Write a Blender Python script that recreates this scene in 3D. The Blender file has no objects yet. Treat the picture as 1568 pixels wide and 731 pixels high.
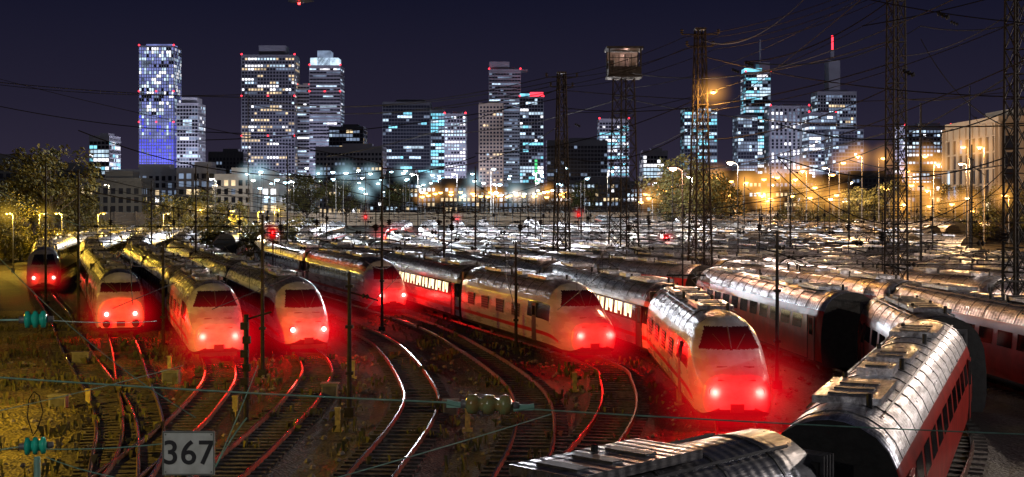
import bpy, math, random
from mathutils import Vector, Matrix
R=random.Random(11)
H=9.0; F=2000.0; HZ=305.0; CX=784.0
def at(px,d): return (px-CX)/F*d
def zat(py,d): return H-(py-HZ)*d/F
def gd(py,z=0): return (H-z)*F/(py-HZ)
sc=bpy.context.scene
sc.view_settings.view_transform='Standard'
try: sc.view_settings.look='None'
except: pass
sc.view_settings.exposure=0
COL=sc.collection
# ------------------------------------------------------------ materials
def newmat(n):
    m=bpy.data.materials.new(n); m.use_nodes=True
    nt=m.node_tree; return m,nt,nt.nodes['Principled BSDF']
def pmat(n,c,rough=.6,metal=0,c2=None,scale=3.0,bump=0.0,bscale=20,stretch=(1,1,1),rvar=0.0,spec=.5):
    m,nt,b=newmat(n); N=nt.nodes; L=nt.links
    b.inputs['Base Color'].default_value=(*c,1); b.inputs['Roughness'].default_value=rough
    b.inputs['Metallic'].default_value=metal; b.inputs['Specular IOR Level'].default_value=spec
    tc=N.new('ShaderNodeTexCoord'); mp=N.new('ShaderNodeMapping'); mp.inputs['Scale'].default_value=stretch
    L.new(tc.outputs['Object'],mp.inputs['Vector'])
    no=N.new('ShaderNodeTexNoise'); no.inputs['Scale'].default_value=scale; no.inputs['Detail'].default_value=6
    L.new(mp.outputs[0],no.inputs['Vector'])
    rp=N.new('ShaderNodeValToRGB'); rp.color_ramp.elements[0].position=.35; rp.color_ramp.elements[1].position=.68
    if c2 is None: c2=tuple(x*.6 for x in c)
    rp.color_ramp.elements[0].color=(*c2,1); rp.color_ramp.elements[1].color=(*c,1)
    L.new(no.outputs['Fac'],rp.inputs[0]); L.new(rp.outputs[0],b.inputs['Base Color'])
    if rvar:
        mr=N.new('ShaderNodeMapRange'); mr.inputs[3].default_value=max(.05,rough-rvar); mr.inputs[4].default_value=min(1,rough+rvar)
        L.new(no.outputs['Fac'],mr.inputs[0]); L.new(mr.outputs[0],b.inputs['Roughness'])
    if bump:
        n2=N.new('ShaderNodeTexNoise'); n2.inputs['Scale'].default_value=bscale; n2.inputs['Detail'].default_value=4
        L.new(mp.outputs[0],n2.inputs['Vector'])
        bp=N.new('ShaderNodeBump'); bp.inputs['Strength'].default_value=bump; bp.inputs['Distance'].default_value=.05
        L.new(n2.outputs['Fac'],bp.inputs['Height']); L.new(bp.outputs[0],b.inputs['Normal'])
    return m
def emat(n,c,s,var=True,sample=False,vs=.35):
    m,nt,b=newmat(n); N=nt.nodes; L=nt.links
    b.inputs['Base Color'].default_value=(.05,.05,.05,1); b.inputs['Roughness'].default_value=.3
    b.inputs['Emission Color'].default_value=(*c,1); b.inputs['Emission Strength'].default_value=s
    if var:
        tc=N.new('ShaderNodeTexCoord'); no=N.new('ShaderNodeTexNoise'); no.inputs['Scale'].default_value=vs; no.inputs['Detail'].default_value=3
        L.new(tc.outputs['Object'],no.inputs['Vector'])
        mr=N.new('ShaderNodeMapRange'); mr.inputs[1].default_value=.3; mr.inputs[2].default_value=.7
        mr.inputs[3].default_value=s*.35; mr.inputs[4].default_value=s*1.5
        L.new(no.outputs['Fac'],mr.inputs[0]); L.new(mr.outputs[0],b.inputs['Emission Strength'])
    if not sample: m.cycles.emission_sampling='NONE'
    return m
def bloommat(n,c,s,p=3.0):  # self-emitting volume, brightest at the centre; a painted glow, scatters no light
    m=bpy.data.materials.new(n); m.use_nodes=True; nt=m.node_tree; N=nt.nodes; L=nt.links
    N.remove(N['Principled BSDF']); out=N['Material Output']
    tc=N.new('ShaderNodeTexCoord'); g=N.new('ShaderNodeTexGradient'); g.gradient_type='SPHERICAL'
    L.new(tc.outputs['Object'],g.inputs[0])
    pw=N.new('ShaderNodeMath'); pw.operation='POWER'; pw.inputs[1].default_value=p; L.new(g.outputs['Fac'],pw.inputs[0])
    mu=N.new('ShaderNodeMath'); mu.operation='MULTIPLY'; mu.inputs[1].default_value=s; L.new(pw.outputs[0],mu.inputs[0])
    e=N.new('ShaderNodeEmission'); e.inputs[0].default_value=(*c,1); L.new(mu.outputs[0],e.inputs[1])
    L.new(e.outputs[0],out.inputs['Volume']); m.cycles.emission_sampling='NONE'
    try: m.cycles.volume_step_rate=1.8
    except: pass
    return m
BODY=pmat('train_white_paint',(.60,.60,.62),.28,0,(.40,.39,.39),1.2,.05,3,(1,.3,2),.1)
REDB=pmat('train_red_paint',(.50,.03,.02),.3,0,(.30,.018,.012),1.2,.05,3)
GREY=pmat('train_grey_paint',(.3,.31,.33),.35,0,(.18,.18,.19),1.2)
STRIPE=pmat('train_stripe_red',(.5,.02,.02),.35,0,(.4,.02,.02),2)
BAND=pmat('train_window_band',(.015,.015,.018),.12,0,(.01,.01,.012),2)
GLASS=pmat('train_glass',(.01,.01,.012),.08,0,(.008,.008,.01),2)
UNDER=pmat('train_underframe',(.03,.028,.026),.7,0,(.015,.014,.013),4,.3,12)
TRIM=pmat('train_trim',(.12,.12,.13),.45,.5,(.07,.07,.07),4)
LIT=emat('coach_window_light',(1,.80,.46),2.2,True,False,1.3)
LITR=emat('coach_window_light_red',(1,.10,.05),.9,True,False,1.3)
def roofmat():
    m,nt,b=newmat('train_roof_metal'); N=nt.nodes; L=nt.links
    b.inputs['Metallic'].default_value=.85
    tc=N.new('ShaderNodeTexCoord'); oi=N.new('ShaderNodeObjectInfo')
    mp=N.new('ShaderNodeMapping'); mp.inputs['Scale'].default_value=(3,.5,3); L.new(tc.outputs['Object'],mp.inputs[0])
    cb=N.new('ShaderNodeCombineXYZ'); mlt=N.new('ShaderNodeMath'); mlt.operation='MULTIPLY'; mlt.inputs[1].default_value=60; L.new(oi.outputs['Random'],mlt.inputs[0])
    L.new(mlt.outputs[0],cb.inputs[1]); L.new(cb.outputs[0],mp.inputs['Location'])
    no=N.new('ShaderNodeTexNoise'); no.inputs['Scale'].default_value=1.6; no.inputs['Detail'].default_value=8; no.inputs['Roughness'].default_value=.65; L.new(mp.outputs[0],no.inputs[0])
    rp=N.new('ShaderNodeValToRGB'); rp.color_ramp.elements[0].position=.38; rp.color_ramp.elements[0].color=(.20,.19,.20,1)
    rp.color_ramp.elements[1].position=.60; rp.color_ramp.elements[1].color=(.66,.65,.68,1)
    L.new(no.outputs[0],rp.inputs[0])
    tint=N.new('ShaderNodeMapRange'); tint.inputs[3].default_value=.3; tint.inputs[4].default_value=1.3; L.new(oi.outputs['Random'],tint.inputs[0])
    vm=N.new('ShaderNodeVectorMath'); vm.operation='SCALE'; L.new(rp.outputs[0],vm.inputs[0]); L.new(tint.outputs[0],vm.inputs['Scale'])
    L.new(vm.outputs[0],b.inputs['Base Color'])
    mr=N.new('ShaderNodeMapRange'); mr.inputs[1].default_value=.3; mr.inputs[2].default_value=.7; mr.inputs[3].default_value=.5; mr.inputs[4].default_value=.22; L.new(no.outputs[0],mr.inputs[0]); L.new(mr.outputs[0],b.inputs['Roughness'])
    wv=N.new('ShaderNodeTexWave'); wv.bands_direction='Y'; wv.inputs['Scale'].default_value=1.1; wv.inputs['Distortion'].default_value=.4; wv.inputs['Detail'].default_value=2
    L.new(tc.outputs['Object'],wv.inputs[0])
    n2=N.new('ShaderNodeTexNoise'); n2.inputs['Scale'].default_value=1.7; n2.inputs['Detail'].default_value=4; L.new(mp.outputs[0],n2.inputs[0])
    b1=N.new('ShaderNodeBump'); b1.inputs['Strength'].default_value=.4; b1.inputs['Distance'].default_value=.03; L.new(wv.outputs['Fac'],b1.inputs['Height'])
    b2=N.new('ShaderNodeBump'); b2.inputs['Strength'].default_value=.5; b2.inputs['Distance'].default_value=.05; L.new(n2.outputs['Fac'],b2.inputs['Height']); L.new(b1.outputs[0],b2.inputs['Normal'])
    L.new(b2.outputs[0],b.inputs['Normal'])
    return m
ROOF=roofmat()
STEEL=pmat('mast_steel',(.035,.031,.03),.75,0,(.018,.016,.015),6,spec=.2)
WIRE=pmat('wire_weathered',(.016,.016,.018),.8,0,(.01,.01,.012),6,spec=.15)
POLE=pmat('pole_galvanised',(.25,.25,.25),.55,.4,(.16,.15,.14),6)
INS=pmat('green_glazed_porcelain',(.03,.60,.42),.12,0,(.02,.45,.32),4)
INSB=pmat('brown_glazed_porcelain',(.30,.17,.05),.15,0,(.20,.26,.11),9)
RAIL=pmat('rail_steel',(.5,.47,.45),.22,.95,(.3,.25,.22),8,.1,8,rvar=.1)
SLEEP=pmat('sleeper_concrete',(.10,.088,.08),.85,0,(.04,.035,.03),5,.5,14)
def groundmat(n,soil,gm=.13,lo=.40):
    m,nt,b=newmat(n); N=nt.nodes; L=nt.links
    tc=N.new('ShaderNodeTexCoord')
    vo=N.new('ShaderNodeTexVoronoi'); vo.inputs['Scale'].default_value=9; L.new(tc.outputs['Object'],vo.inputs['Vector'])
    r1=N.new('ShaderNodeValToRGB'); r1.color_ramp.elements[0].color=(.016,.014,.013,1); r1.color_ramp.elements[1].color=(gm,gm*.86,gm*.78,1)
    L.new(vo.outputs['Color'],r1.inputs[0])
    no=N.new('ShaderNodeTexNoise'); no.inputs['Scale'].default_value=.25; no.inputs['Detail'].default_value=9; no.inputs['Roughness'].default_value=.7; L.new(tc.outputs['Object'],no.inputs[0])
    r2=N.new('ShaderNodeValToRGB'); r2.color_ramp.elements[0].position=lo; r2.color_ramp.elements[1].position=lo+.14; L.new(no.outputs['Fac'],r2.inputs[0])
    mx=N.new('ShaderNodeMix'); mx.data_type='RGBA'; L.new(r1.outputs[0],mx.inputs['A']); 
    n3=N.new('ShaderNodeTexNoise'); n3.inputs['Scale'].default_value=6; n3.inputs['Detail'].default_value=6; L.new(tc.outputs['Object'],n3.inputs[0])
    r3=N.new('ShaderNodeValToRGB'); r3.color_ramp.elements[0].position=.35; r3.color_ramp.elements[1].position=.7
    r3.color_ramp.elements[0].color=(.05,.045,.02,1); r3.color_ramp.elements[1].color=(*soil,1); L.new(n3.outputs['Fac'],r3.inputs[0])
    L.new(r3.outputs[0],mx.inputs['B']); L.new(r2.outputs[0],mx.inputs['Factor'])
    L.new(mx.outputs['Result'],b.inputs['Base Color']); b.inputs['Roughness'].default_value=.72
    bp=N.new('ShaderNodeBump'); bp.inputs['Strength'].default_value=.9; bp.inputs['Distance'].default_value=.08
    ad=N.new('ShaderNodeMath'); ad.operation='ADD'; L.new(vo.outputs['Distance'],ad.inputs[0]); L.new(n3.outputs['Fac'],ad.inputs[1])
    L.new(ad.outputs[0],bp.inputs['Height']); L.new(bp.outputs[0],b.inputs['Normal'])
    return m
SOIL=groundmat('soil',(.36,.30,.10),.12,.34)
GROUND=groundmat('yard_ground',(.17,.14,.09),.10,.46)
BALL=groundmat('track_ballast',(.075,.062,.052),.075,.45)
# ------------------------------------------------------------ mesh builder
class MB:
    def __init__(s): s.v=[]; s.f=[]; s.m=[]
    def quad(s,a,b,c,d,mat=0):
        i=len(s.v); s.v+= [tuple(a),tuple(b),tuple(c),tuple(d)]; s.f.append((i,i+1,i+2,i+3)); s.m.append(mat)
    def box(s,cx,cy,cz,sx,sy,sz,mat=0,rot=0.0,bottom=True):
        i=len(s.v); c,sn=math.cos(rot),math.sin(rot)
        for z in (-.5,.5):
            for x,y in ((-.5,-.5),(.5,-.5),(.5,.5),(-.5,.5)):
                X=x*sx;Y=y*sy; s.v.append((cx+X*c-Y*sn,cy+X*sn+Y*c,cz+z*sz))
        fs=[(i+4,i+5,i+6,i+7),(i,i+1,i+5,i+4),(i+1,i+2,i+6,i+5),(i+2,i+3,i+7,i+6),(i+3,i,i+4,i+7)]
        if bottom: fs.append((i+3,i+2,i+1,i))
        s.f+=fs; s.m+=[mat]*len(fs)
    def tube(s,p,q,r,n=5,mat=0,r2=None,cap=False):
        p=Vector(p);q=Vector(q);d=q-p
        if d.length<1e-6: return
        if r2 is None: r2=r
        d.normalize(); u=d.orthogonal().normalized(); w=d.cross(u); i=len(s.v)
        for k in range(n):
            a=2*math.pi*(k+.5)/n; o=u*math.cos(a)+w*math.sin(a); s.v.append(tuple(p+o*r)); s.v.append(tuple(q+o*r2))
        for k in range(n):
            j=(k+1)%n; s.f.append((i+2*k,i+2*j,i+2*j+1,i+2*k+1)); s.m.append(mat)
        if cap:
            s.f.append(tuple(i+2*k for k in range(n))[::-1]); s.m.append(mat)
            s.f.append(tuple(i+2*k+1 for k in range(n))); s.m.append(mat)
    def lathe(s,p,ax,prof,n=14,mat=0):
        p=Vector(p);ax=Vector(ax).normalized();u=ax.orthogonal().normalized();w=ax.cross(u);i=len(s.v)
        for (t,r) in prof:
            for k in range(n):
                a=2*math.pi*k/n; s.v.append(tuple(p+ax*t+(u*math.cos(a)+w*math.sin(a))*r))
        for j in range(len(prof)-1):
            for k in range(n):
                k2=(k+1)%n; s.f.append((i+j*n+k,i+j*n+k2,i+(j+1)*n+k2,i+(j+1)*n+k)); s.m.append(mat)
    def wire(s,p,q,r=.02,sag=.5,n=10,mat=0):
        p=Vector(p);q=Vector(q);pr=p
        for k in range(1,n+1):
            t=k/n; c=p.lerp(q,t); c.z-=sag*4*t*(1-t); s.tube(pr,c,r,4,mat); pr=c
    def blob(s,c,r,mat=0):
        s.lathe(c,(0,0,1),[(-r,.01),(-r*.5,r*.86),(r*.5,r*.86),(r,.01)],8,mat)
    def mesh(s,name,mats,smooth=False):
        me=bpy.data.meshes.new(name); me.from_pydata(s.v,[],s.f)
        for m in mats: me.materials.append(m)
        me.polygons.foreach_set('material_index',s.m)
        if smooth: me.polygons.foreach_set('use_smooth',[True]*len(s.f))
        me.update(); return me
    def obj(s,name,mats,parent=None,loc=(0,0,0),rot=0,smooth=False):
        return addobj(name,s.mesh(name,mats,smooth),parent,loc,rot)
def addobj(name,data,parent=None,loc=(0,0,0),rot=0,scale=None):
    o=bpy.data.objects.new(name,data); COL.objects.link(o); o.location=loc; o.rotation_euler=(0,0,rot)
    if scale: o.scale=scale
    if parent: o.parent=parent
    return o
def empty(name,loc=(0,0,0),rot=0): 
    o=addobj(name,None,None,loc,rot); o.empty_display_size=.5; return o
def plight(name,loc,c,P,rad=.1,parent=None):
    l=bpy.data.lights.new(name,'POINT'); l.color=c; l.energy=P; l.shadow_soft_size=rad
    o=bpy.data.objects.new(name,l); COL.objects.link(o); o.location=loc
    if parent: o.parent=parent
    return o
def icos():
    import bmesh
    bm=bmesh.new(); bmesh.ops.create_icosphere(bm,subdivisions=3,radius=1); me=bpy.data.meshes.new('bloom_sphere'); bm.to_mesh(me); bm.free(); return me
HM={}
def bloom(loc,key,c,s,Rr,parent,p=3.0):  # glowing ball added around a lamp to imitate lens bloom
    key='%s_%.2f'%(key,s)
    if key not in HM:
        me=icos(); me.materials.append(bloommat('lamp_bloom_'+key,c,s,p)); HM[key]=me
    addobj('lamp_bloom',HM[key],parent,loc,0,(Rr,)*3)
# ------------------------------------------------------------ paths
def catm(pts,step=1.0):
    P=[Vector((a,b)) for a,b in pts]; P=[2*P[0]-P[1]]+P+[2*P[-1]-P[-2]]; out=[]
    for i in range(1,len(P)-2):
        a,b,c,d=P[i-1:i+3]; n=max(2,int((c-b).length/step))
        for k in range(n):
            t=k/n; out.append(.5*((2*b)+(c-a)*t+(2*a-5*b+4*c-d)*t*t+(-a+3*b-3*c+d)*t**3))
    out.append(P[-2]); return out
def tail(x): return [(x-9,145),(x-16,175),(x-21,215),(x-24,270),(x-24,420)]
TR={
'T1':[(-12.8,42),(-16.5,54),(-25,75),(-34,98),(-43,120)],
'T2':[(-12,36),(-12.2,42),(-14.7,52),(-18.3,63),(-25.2,84),(-38,120)],
'T3':[(-12.3,34),(-12.5,43.9),(-13,53.7),(-15.2,68),(-22.3,90),(-33,120)],
'T4':[(-9.4,34),(-9.2,42.3),(-9.1,50),(-9.3,59),(-10.8,71),(-17.3,90),(-28,120)],
'D1':[(-4.9,34),(-4.4,42.3),(-3.9,52),(-4.4,61),(-8,80),(-14,97),(-22.5,120)],
'T5':[(-.6,34),(.3,42.3),(.9,50.7),(.5,61),(-2.5,76.6),(-6.9,93),(-17,120)],
'T6':[(-.5,34),(2,42.3),(4.1,52.2),(4.9,61),(4.3,70.6),(-3.2,93),(-12,120)],
'T7':[(5,36),(7,43),(8.6,50),(9.3,62),(7,84),(1.5,102),(-5.5,120)],
'T8':[(4.6,26),(9,32.5),(14.2,43),(16.8,51),(17.6,61),(15.9,80),(10.5,100),(1.5,120)],
'T9':[(24.5,45),(23.5,60),(21.5,80),(16.5,100),(7,120)],
'T10':[(31,45),(30.5,60),(28.5,80),(22.5,100),(12.5,120)],
}
for k in range(1,26):
    x=12.5+5.2*k; TR['T%d'%(10+k)]=[(x+19,55),(x+16.5,80),(x+10,100),(x,120)]
X120={k:v[-1][0] for k,v in TR.items()}
PATH={k:catm(v+tail(v[-1][0])) for k,v in TR.items()}
# ------------------------------------------------------------ trains
PROF0=[(1.0,.38),(1.36,.40),(1.46,.62),(1.50,1.02),(1.51,1.22),(1.51,1.85),(1.47,2.3),(1.42,2.72),(1.33,2.98),(1.18,3.30),(.95,3.56),(.62,3.75),(.3,3.84),(0,3.87)]
def subdiv(P,n):
    out=[];seg=[]
    for k in range(len(P)-1):
        q=n if k>=5 else 1
        for j in range(q):
            t=j/q; out.append((P[k][0]*(1-t)+P[k+1][0]*t,P[k][1]*(1-t)+P[k+1][1]*t)); seg.append(k)
    out.append(P[-1]); return out,seg
NK={'wedge':([(0,.46,1.6,.70),(.06,.66,1.85,.55),(.22,.82,2.1,.45),(.7,.92,2.36,.4),(1.4,.965,2.66,.38),(2.5,.99,3.5,.38),(3.2,1,3.76,.38),(4.6,1,3.87,.38)],(2.68,3.44,1.17,.42,3.0)),
'egg':([(0,.30,1.3,.8),(.08,.52,1.7,.6),(.4,.74,2.1,.45),(1.1,.88,2.6,.4),(2.2,.95,3.2,.38),(3.2,.99,3.6,.38),(4.3,1,3.82,.38),(5.6,1,3.87,.38)],(2.42,3.28,1.08,.30,3.2)),
'blunt':([(0,.84,2.3,.5),(.05,.92,2.45,.42),(.18,.96,2.6,.38),(.6,.985,3.12,.38),(1.3,1,3.6,.38),(2.2,1,3.83,.38),(3,1,3.87,.38)],(2.62,3.16,1.22,.15,1.2))}
def key(keys,s):
    if s<=keys[0][0]: return keys[0][1:]
    if s>=keys[-1][0]: return keys[-1][1:]
    for i in range(len(keys)-1):
        if keys[i][0]<=s<=keys[i+1][0]: break
    a,b=keys[i],keys[i+1]; h=b[0]-a[0]; t=(s-a[0])/h; r=[]
    for c in (1,2,3):
        def sl(j):
            if j<=0 or j>=len(keys)-1: 
                return 0 if j>0 else (keys[1][c]-keys[0][c])/(keys[1][0]-keys[0][0])
            return (keys[j+1][c]-keys[j-1][c])/(keys[j+1][0]-keys[j-1][0])
        m0,m1=sl(i)*h,sl(i+1)*h
        r.append((2*t**3-3*t*t+1)*a[c]+(t**3-2*t*t+t)*m0+(-2*t**3+3*t*t)*b[c]+(t**3-t*t)*m1)
    return r
TAIL=emat('tail_lamp',(1,.4,.3),14,False)
CARS={}
def car(kind,L,scheme='white',lit=0):
    kk=(kind,L,scheme,lit)
    if kk in CARS: return CARS[kk]
    rr=random.Random(len(CARS)*7+3)
    mb=MB(); keys=None
    PR,SG=subdiv(PROF0,1 if kind=='coach' else 5)
    if kind!='coach':
        keys,(g0,g1,gx,gs,smax)=NK[kind]; Ln=keys[-1][0]
        S=[0,.03]; s=.06
        while s<Ln: S.append(s); s+=.05
        S+= [Ln+.01]
    else: S=[0]; Ln=0
    s=S[-1]
    n=int((L-s)/1.0); S+=[s+(L-s)*(k+1)/n for k in range(n)]
    full=[(x,z) for x,z in PR]+[(-x,z) for x,z in PR[-2::-1]]; nf=len(full)
    segs=SG+SG[::-1]
    for s in S:
        kw,zt,zb=key(keys,s) if keys else (1,3.87,.38)
        for x,z in full: mb.v.append((x*kw,s,zb+(z-.38)/3.49*(zt-zb)))
    wend=1.7 if kind=='blunt' else 3.4
    def segmat(i,s,x,z):
        k=segs[i]
        if keys and s<smax and s>.1 and k>=6 and g0<z<g1 and abs(x)<gx-gs*(z-g0): return 4
        if k<=1: return 6
        if k==3: return 1 if s>(1.6 if keys else 0) else 0
        if k in(5,6): 
            if keys and (s<3.0 or (kind=='wedge' and s>7) or kind=='blunt'): return 0
            return 2 if scheme!='red' else 0
        if k>=8:
            if keys and s<wend: return 0
            return 3
        return 0
    for j in range(len(S)-1):
        sm=(S[j]+S[j+1])/2
        for i in range(nf-1):
            a=j*nf+i; q=[mb.v[a],mb.v[a+nf],mb.v[a+nf+1],mb.v[a+1]]
            mb.f.append((a,a+nf,a+nf+1,a+1)); mb.m.append(segmat(i,sm,sum(v[0] for v in q)/4,sum(v[2] for v in q)/4))
        a=j*nf; mb.f.append((a,a+nf-1,a+2*nf-1,a+nf)); mb.m.append(6)
    mb.f.append(tuple(range(nf))); mb.m.append(0 if keys else 6)
    b=(len(S)-1)*nf; mb.f.append(tuple(range(b+nf-1,b-1,-1))); mb.m.append(6)
    nsm=len(mb.f)
    y=3.0 if kind=='coach' else (7.2 if kind!='egg' else 5.2)
    if kind in('coach','egg'):
        while y<L-3.2:
            for sd in(-1,1):
                m=4
                if lit and rr.random()<.88: m=5
                e=.014
                p=[(sd*(1.497+e),y,1.97),(sd*(1.497+e),y+1.45,1.97),(sd*(1.432+e),y+1.45,2.63),(sd*(1.432+e),y,2.63)]
                mb.quad(*(p if sd>0 else p[::-1]),m)
                if m==5:
                    xx=1.50+.03
                    mb.box(sd*(xx-.012),y+.72,2.3,.03,.06,.66,2)
                    mb.box(sd*(xx-.005),y+.35+rr.random()*.3,2.06,.03,.4,.2,2)
            y+=1.95
        for yd in (1.0,L-2.0):
            for sd in(-1,1):
                if keys and yd<2: continue
                mb.box(sd*1.50,yd+.45,1.65,.05,.92,2.1,7 if scheme!='red' else 0)
                mb.box(sd*1.515,yd+.45,2.2,.05,.5,.8,4)
                mb.box(sd*1.52,yd-.05,1.65,.05,.04,2.1,6); mb.box(sd*1.52,yd+.95,1.65,.05,.04,2.1,6)
    else:
        y=8.0
        while y<L-3:
            for sd in(-1,1):
                mb.box(sd*1.50,y+.8,2.0,.05,1.5,.75,7)
                for q in range(5): mb.box(sd*1.515,y+.8,1.72+q*.14,.05,1.4,.05,6)
            y+=3.1
        for sd in(-1,1): 
            mb.box(sd*1.50,Ln+.9,1.6,.05,.7,2.0,7); mb.box(sd*1.515,Ln+.9,2.2,.05,.45,.5,4)
    y=max(Ln,0)+1.2
    rp=[(x*1.0,z) for x,z in PROF0+[(-a,b) for a,b in PROF0[-2::-1]] if z>2.9]
    while y<L-.4:
        for i in range(len(rp)-1):
            (x0,z0),(x1,z1)=rp[i],rp[i+1]; h=.025
            mb.quad((x0,y,z0+h),(x0,y+.07,z0+h),(x1,y+.07,z1+h),(x1,y,z1+h),7)
            mb.quad((x0,y,z0),(x0,y,z0+h),(x1,y,z1+h),(x1,y,z1),7)
            mb.quad((x0,y+.07,z0+h),(x0,y+.07,z0),(x1,y+.07,z1),(x1,y+.07,z1+h),7)
        y+=1.62
    y0=max(Ln,1.5)+1.0
    for (a,l,w,h) in ((0,3.2,1.5,.16),(5.1,1.4,.9,.2),(8.3,2.6,1.2,.12),(L-y0-6.5,3.4,1.5,.16)):
        if y0+a+l<L-.6 and y0+a>0:
            mb.box(0,y0+a+l/2,3.83+h/2,w,l,h,3)
            for q in range(int(l/.9)): mb.box(0,y0+a+.5+q*.9,3.84+h,w*.6,.3,.04,7)
    for sd in(-1,1):
        mb.tube((sd*.85,y0,3.72),(sd*.85,L-.5,3.72),.035,4,7)
    for q in range(6):
        yy=y0+q*(L-y0-1)/6; mb.tube((.5*(-1)**q,yy,3.75),(.5*(-1)**q,yy,4.08),.07,6,6)
    if kind!='coach' or L>25:
        yp=L-4 if kind!='coach' else L/2+1
        for sd in(-1,1):
            mb.tube((sd*.6,yp-.9,4.0),(sd*.45,yp+.9,4.35),.03,4,6); mb.tube((sd*.45,yp+.9,4.35),(sd*.7,yp-.7,4.6),.025,4,6)
            for dy in(-.9,.9): mb.tube((sd*.6,yp+dy,3.7),(sd*.6,yp+dy,4.05),.08,6,6)
        for dy in(-.8,-.55): mb.tube((-.95,yp+dy,4.62),(.95,yp+dy,4.62),.035,4,6)
        mb.tube((-.6,yp-.9,4.0),(.6,yp-.9,4.0),.04,4,6)
    for yb in (3.6,L-3.6):
        mb.box(0,yb,.42,2.1,3.2,.25,6)
        for sd in(-1,1):
            mb.box(sd*1.12,yb,.5,.14,3.0,.28,6)
            for dy in(-1.25,1.25):
                mb.tube((sd*.70,yb+dy,.48),(sd*.84,yb+dy,.48),.46,16,7,cap=True)
    for q in range(5): mb.box(0,6.2+q*(L-13)/4.4,.42,2.4,1.6+.4*(q%2),.4,6)
    mb.box(0,L+.2,1.95,2.5,.5,2.9,6)
    for q in range(4): mb.box(0,L+.05+q*.11,2.0,2.66,.05,3.05,7)
    if keys:
        for sd in(-1,1):
            ly=.12 if kind!='blunt' else .02
            mb.lathe((sd*.85,ly+.5,1.32),(0,-1,0),[(0,.2),(.5,.2),(.56,.17),(.52,.13),(.5,.01)],16,7)
            mb.lathe((sd*.85,ly+.5,1.32),(0,-1,0),[(.49,.14),(.545,.10),(.56,.01)],14,8)
            mb.lathe((sd*.5,ly+.45,1.30),(0,-1,0),[(0,.14),(.42,.14),(.47,.1),(.45,.01)],12,4)
        if kind=='blunt':
            for sd in(-1,1): mb.lathe((sd*.87,.1,.78),(0,-1,0),[(0,.1),(.45,.1),(.45,.24),(.52,.2),(.53,.01)],14,6)
        mb.box(0,.35,.42,1.9,.5,.22,6)
        mb.box(0,.1,.75,.5,.35,.3,6)
        # hatch line over the coupler and wipers on the screen
        def surf(zz):
            s=0
            while s<5 and key(keys,s)[1]<zz: s+=.02
            return s
        for sd in(-1,1):
            sa,sb=surf(g0-.02),surf(g0+.5); mb.tube((sd*.2,sa,g0+.03),(sd*.62,sb,g0+.52),.02,4,6)
        sa,sb=surf(g0),surf(g1)
        mb.tube((0,sa,g0+.015),(0,sb,g1+.015),.03,4,7)
        for zc in (1.75,2.2):
            s_=surf(zc); mb.tube((-.7,s_+.02,zc-.02),(.7,s_+.02,zc-.02),.018,4,6)
    mats=[{'white':BODY,'red':REDB,'grey':GREY}[scheme],STRIPE if scheme=='white' else {'red':REDB,'grey':GREY}[scheme],BAND,ROOF,GLASS,LIT if lit==1 else LITR,UNDER,TRIM,TAIL]
    me=mb.mesh('car_%s_%s'%(kind,scheme),mats)
    sm=[i<nsm-2 for i in range(len(mb.f))]; me.polygons.foreach_set('use_smooth',sm)
    CARS[kk]=me; return me
ZR=.30; ZS=1.06
def put(me,p0,p1,parent,L,name='carriage'):
    d=Vector(p1)-Vector(p0); a=math.atan2(-d.x,d.y)
    return addobj(name,me,parent,(p0[0],p0[1],ZR),a,(1.02,d.length/L if abs(d.length/L-1)>.02 else 1,ZS))
def ptat(path,dstart,lens):
    i=0
    while i<len(path)-1 and path[i+1].y<dstart: i+=1
    cur=path[i].lerp(path[i+1],(dstart-path[i].y)/max(1e-6,path[i+1].y-path[i].y)) if dstart>path[i].y else path[i]
    res=[cur.copy()]; j=i+1
    for l in lens:
        c0=res[-1]
        while j<len(path) and (path[j]-c0).length<l: j+=1
        if j>=len(path): return res
        a,b=path[j-1],path[j]
        lo,hi=0,1
        for _ in range(20):
            m=(lo+hi)/2
            if (a.lerp(b,m)-c0).length<l: lo=m
            else: hi=m
        res.append(a.lerp(b,lo))
    return res
RED=(1,.004,.003)
def lamps(parent,p0,ang,kind,P,hz=2.2):
    c,s=math.cos(ang),math.sin(ang)
    for sd in(-1,1):
        ly=-.2 if kind!='blunt' else -.3
        x=sd*.87; X=p0[0]+x*c-ly*s; Y=p0[1]+x*s+ly*c; Z=1.32*ZS+ZR
        plight('tail_light',(X,Y,Z),RED,P,.06,parent)
        bloom((X,Y,Z),'red',(1,.002,.010),.62,hz,parent,3.2)
        bloom((X,Y,Z),'red_core',(1,.26,.22),11,.32,parent,2.0)
def train(name,tk,d0,kinds,gap=.55,P=350,hz=2.2):
    e=empty(name)
    lens=[k[1]+gap for k in kinds]; pts=ptat(PATH[tk],d0,lens)
    for i in range(len(pts)-1):
        k=kinds[i]; p0,p1=pts[i],pts[i+1]; dv=(p1-p0).normalized(); q=p1-dv*gap
        put(car(*k),p0,q,e,k[1],'power_car' if k[0]!='coach' else 'carriage')
        if i==0 and k[0]!='coach':
            lamps(e,p0,math.atan2(-dv.x,dv.y),k[0],P,hz)
    return e
C=('coach',26.0,'white',0); CL=('coach',26.0,'white',1); CR=('coach',26.0,'white',2); RC=('coach',26.0,'red',0); G=('coach',26.0,'grey',0)
W=('wedge',20.5,'white',0); E=('egg',25.5,'white',0); B=('blunt',19.0,'white',0)
train('high_speed_train','T1',121,[('egg',25.5,'grey',0),G,G,G],P=80,hz=2.0)
train('express_train','T2',83,[B,C,C,C,C,C],P=220,hz=2.6)
train('high_speed_train','T3',69.5,[W,C,C,C,C,C,C,C],P=320,hz=3.1)
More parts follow.
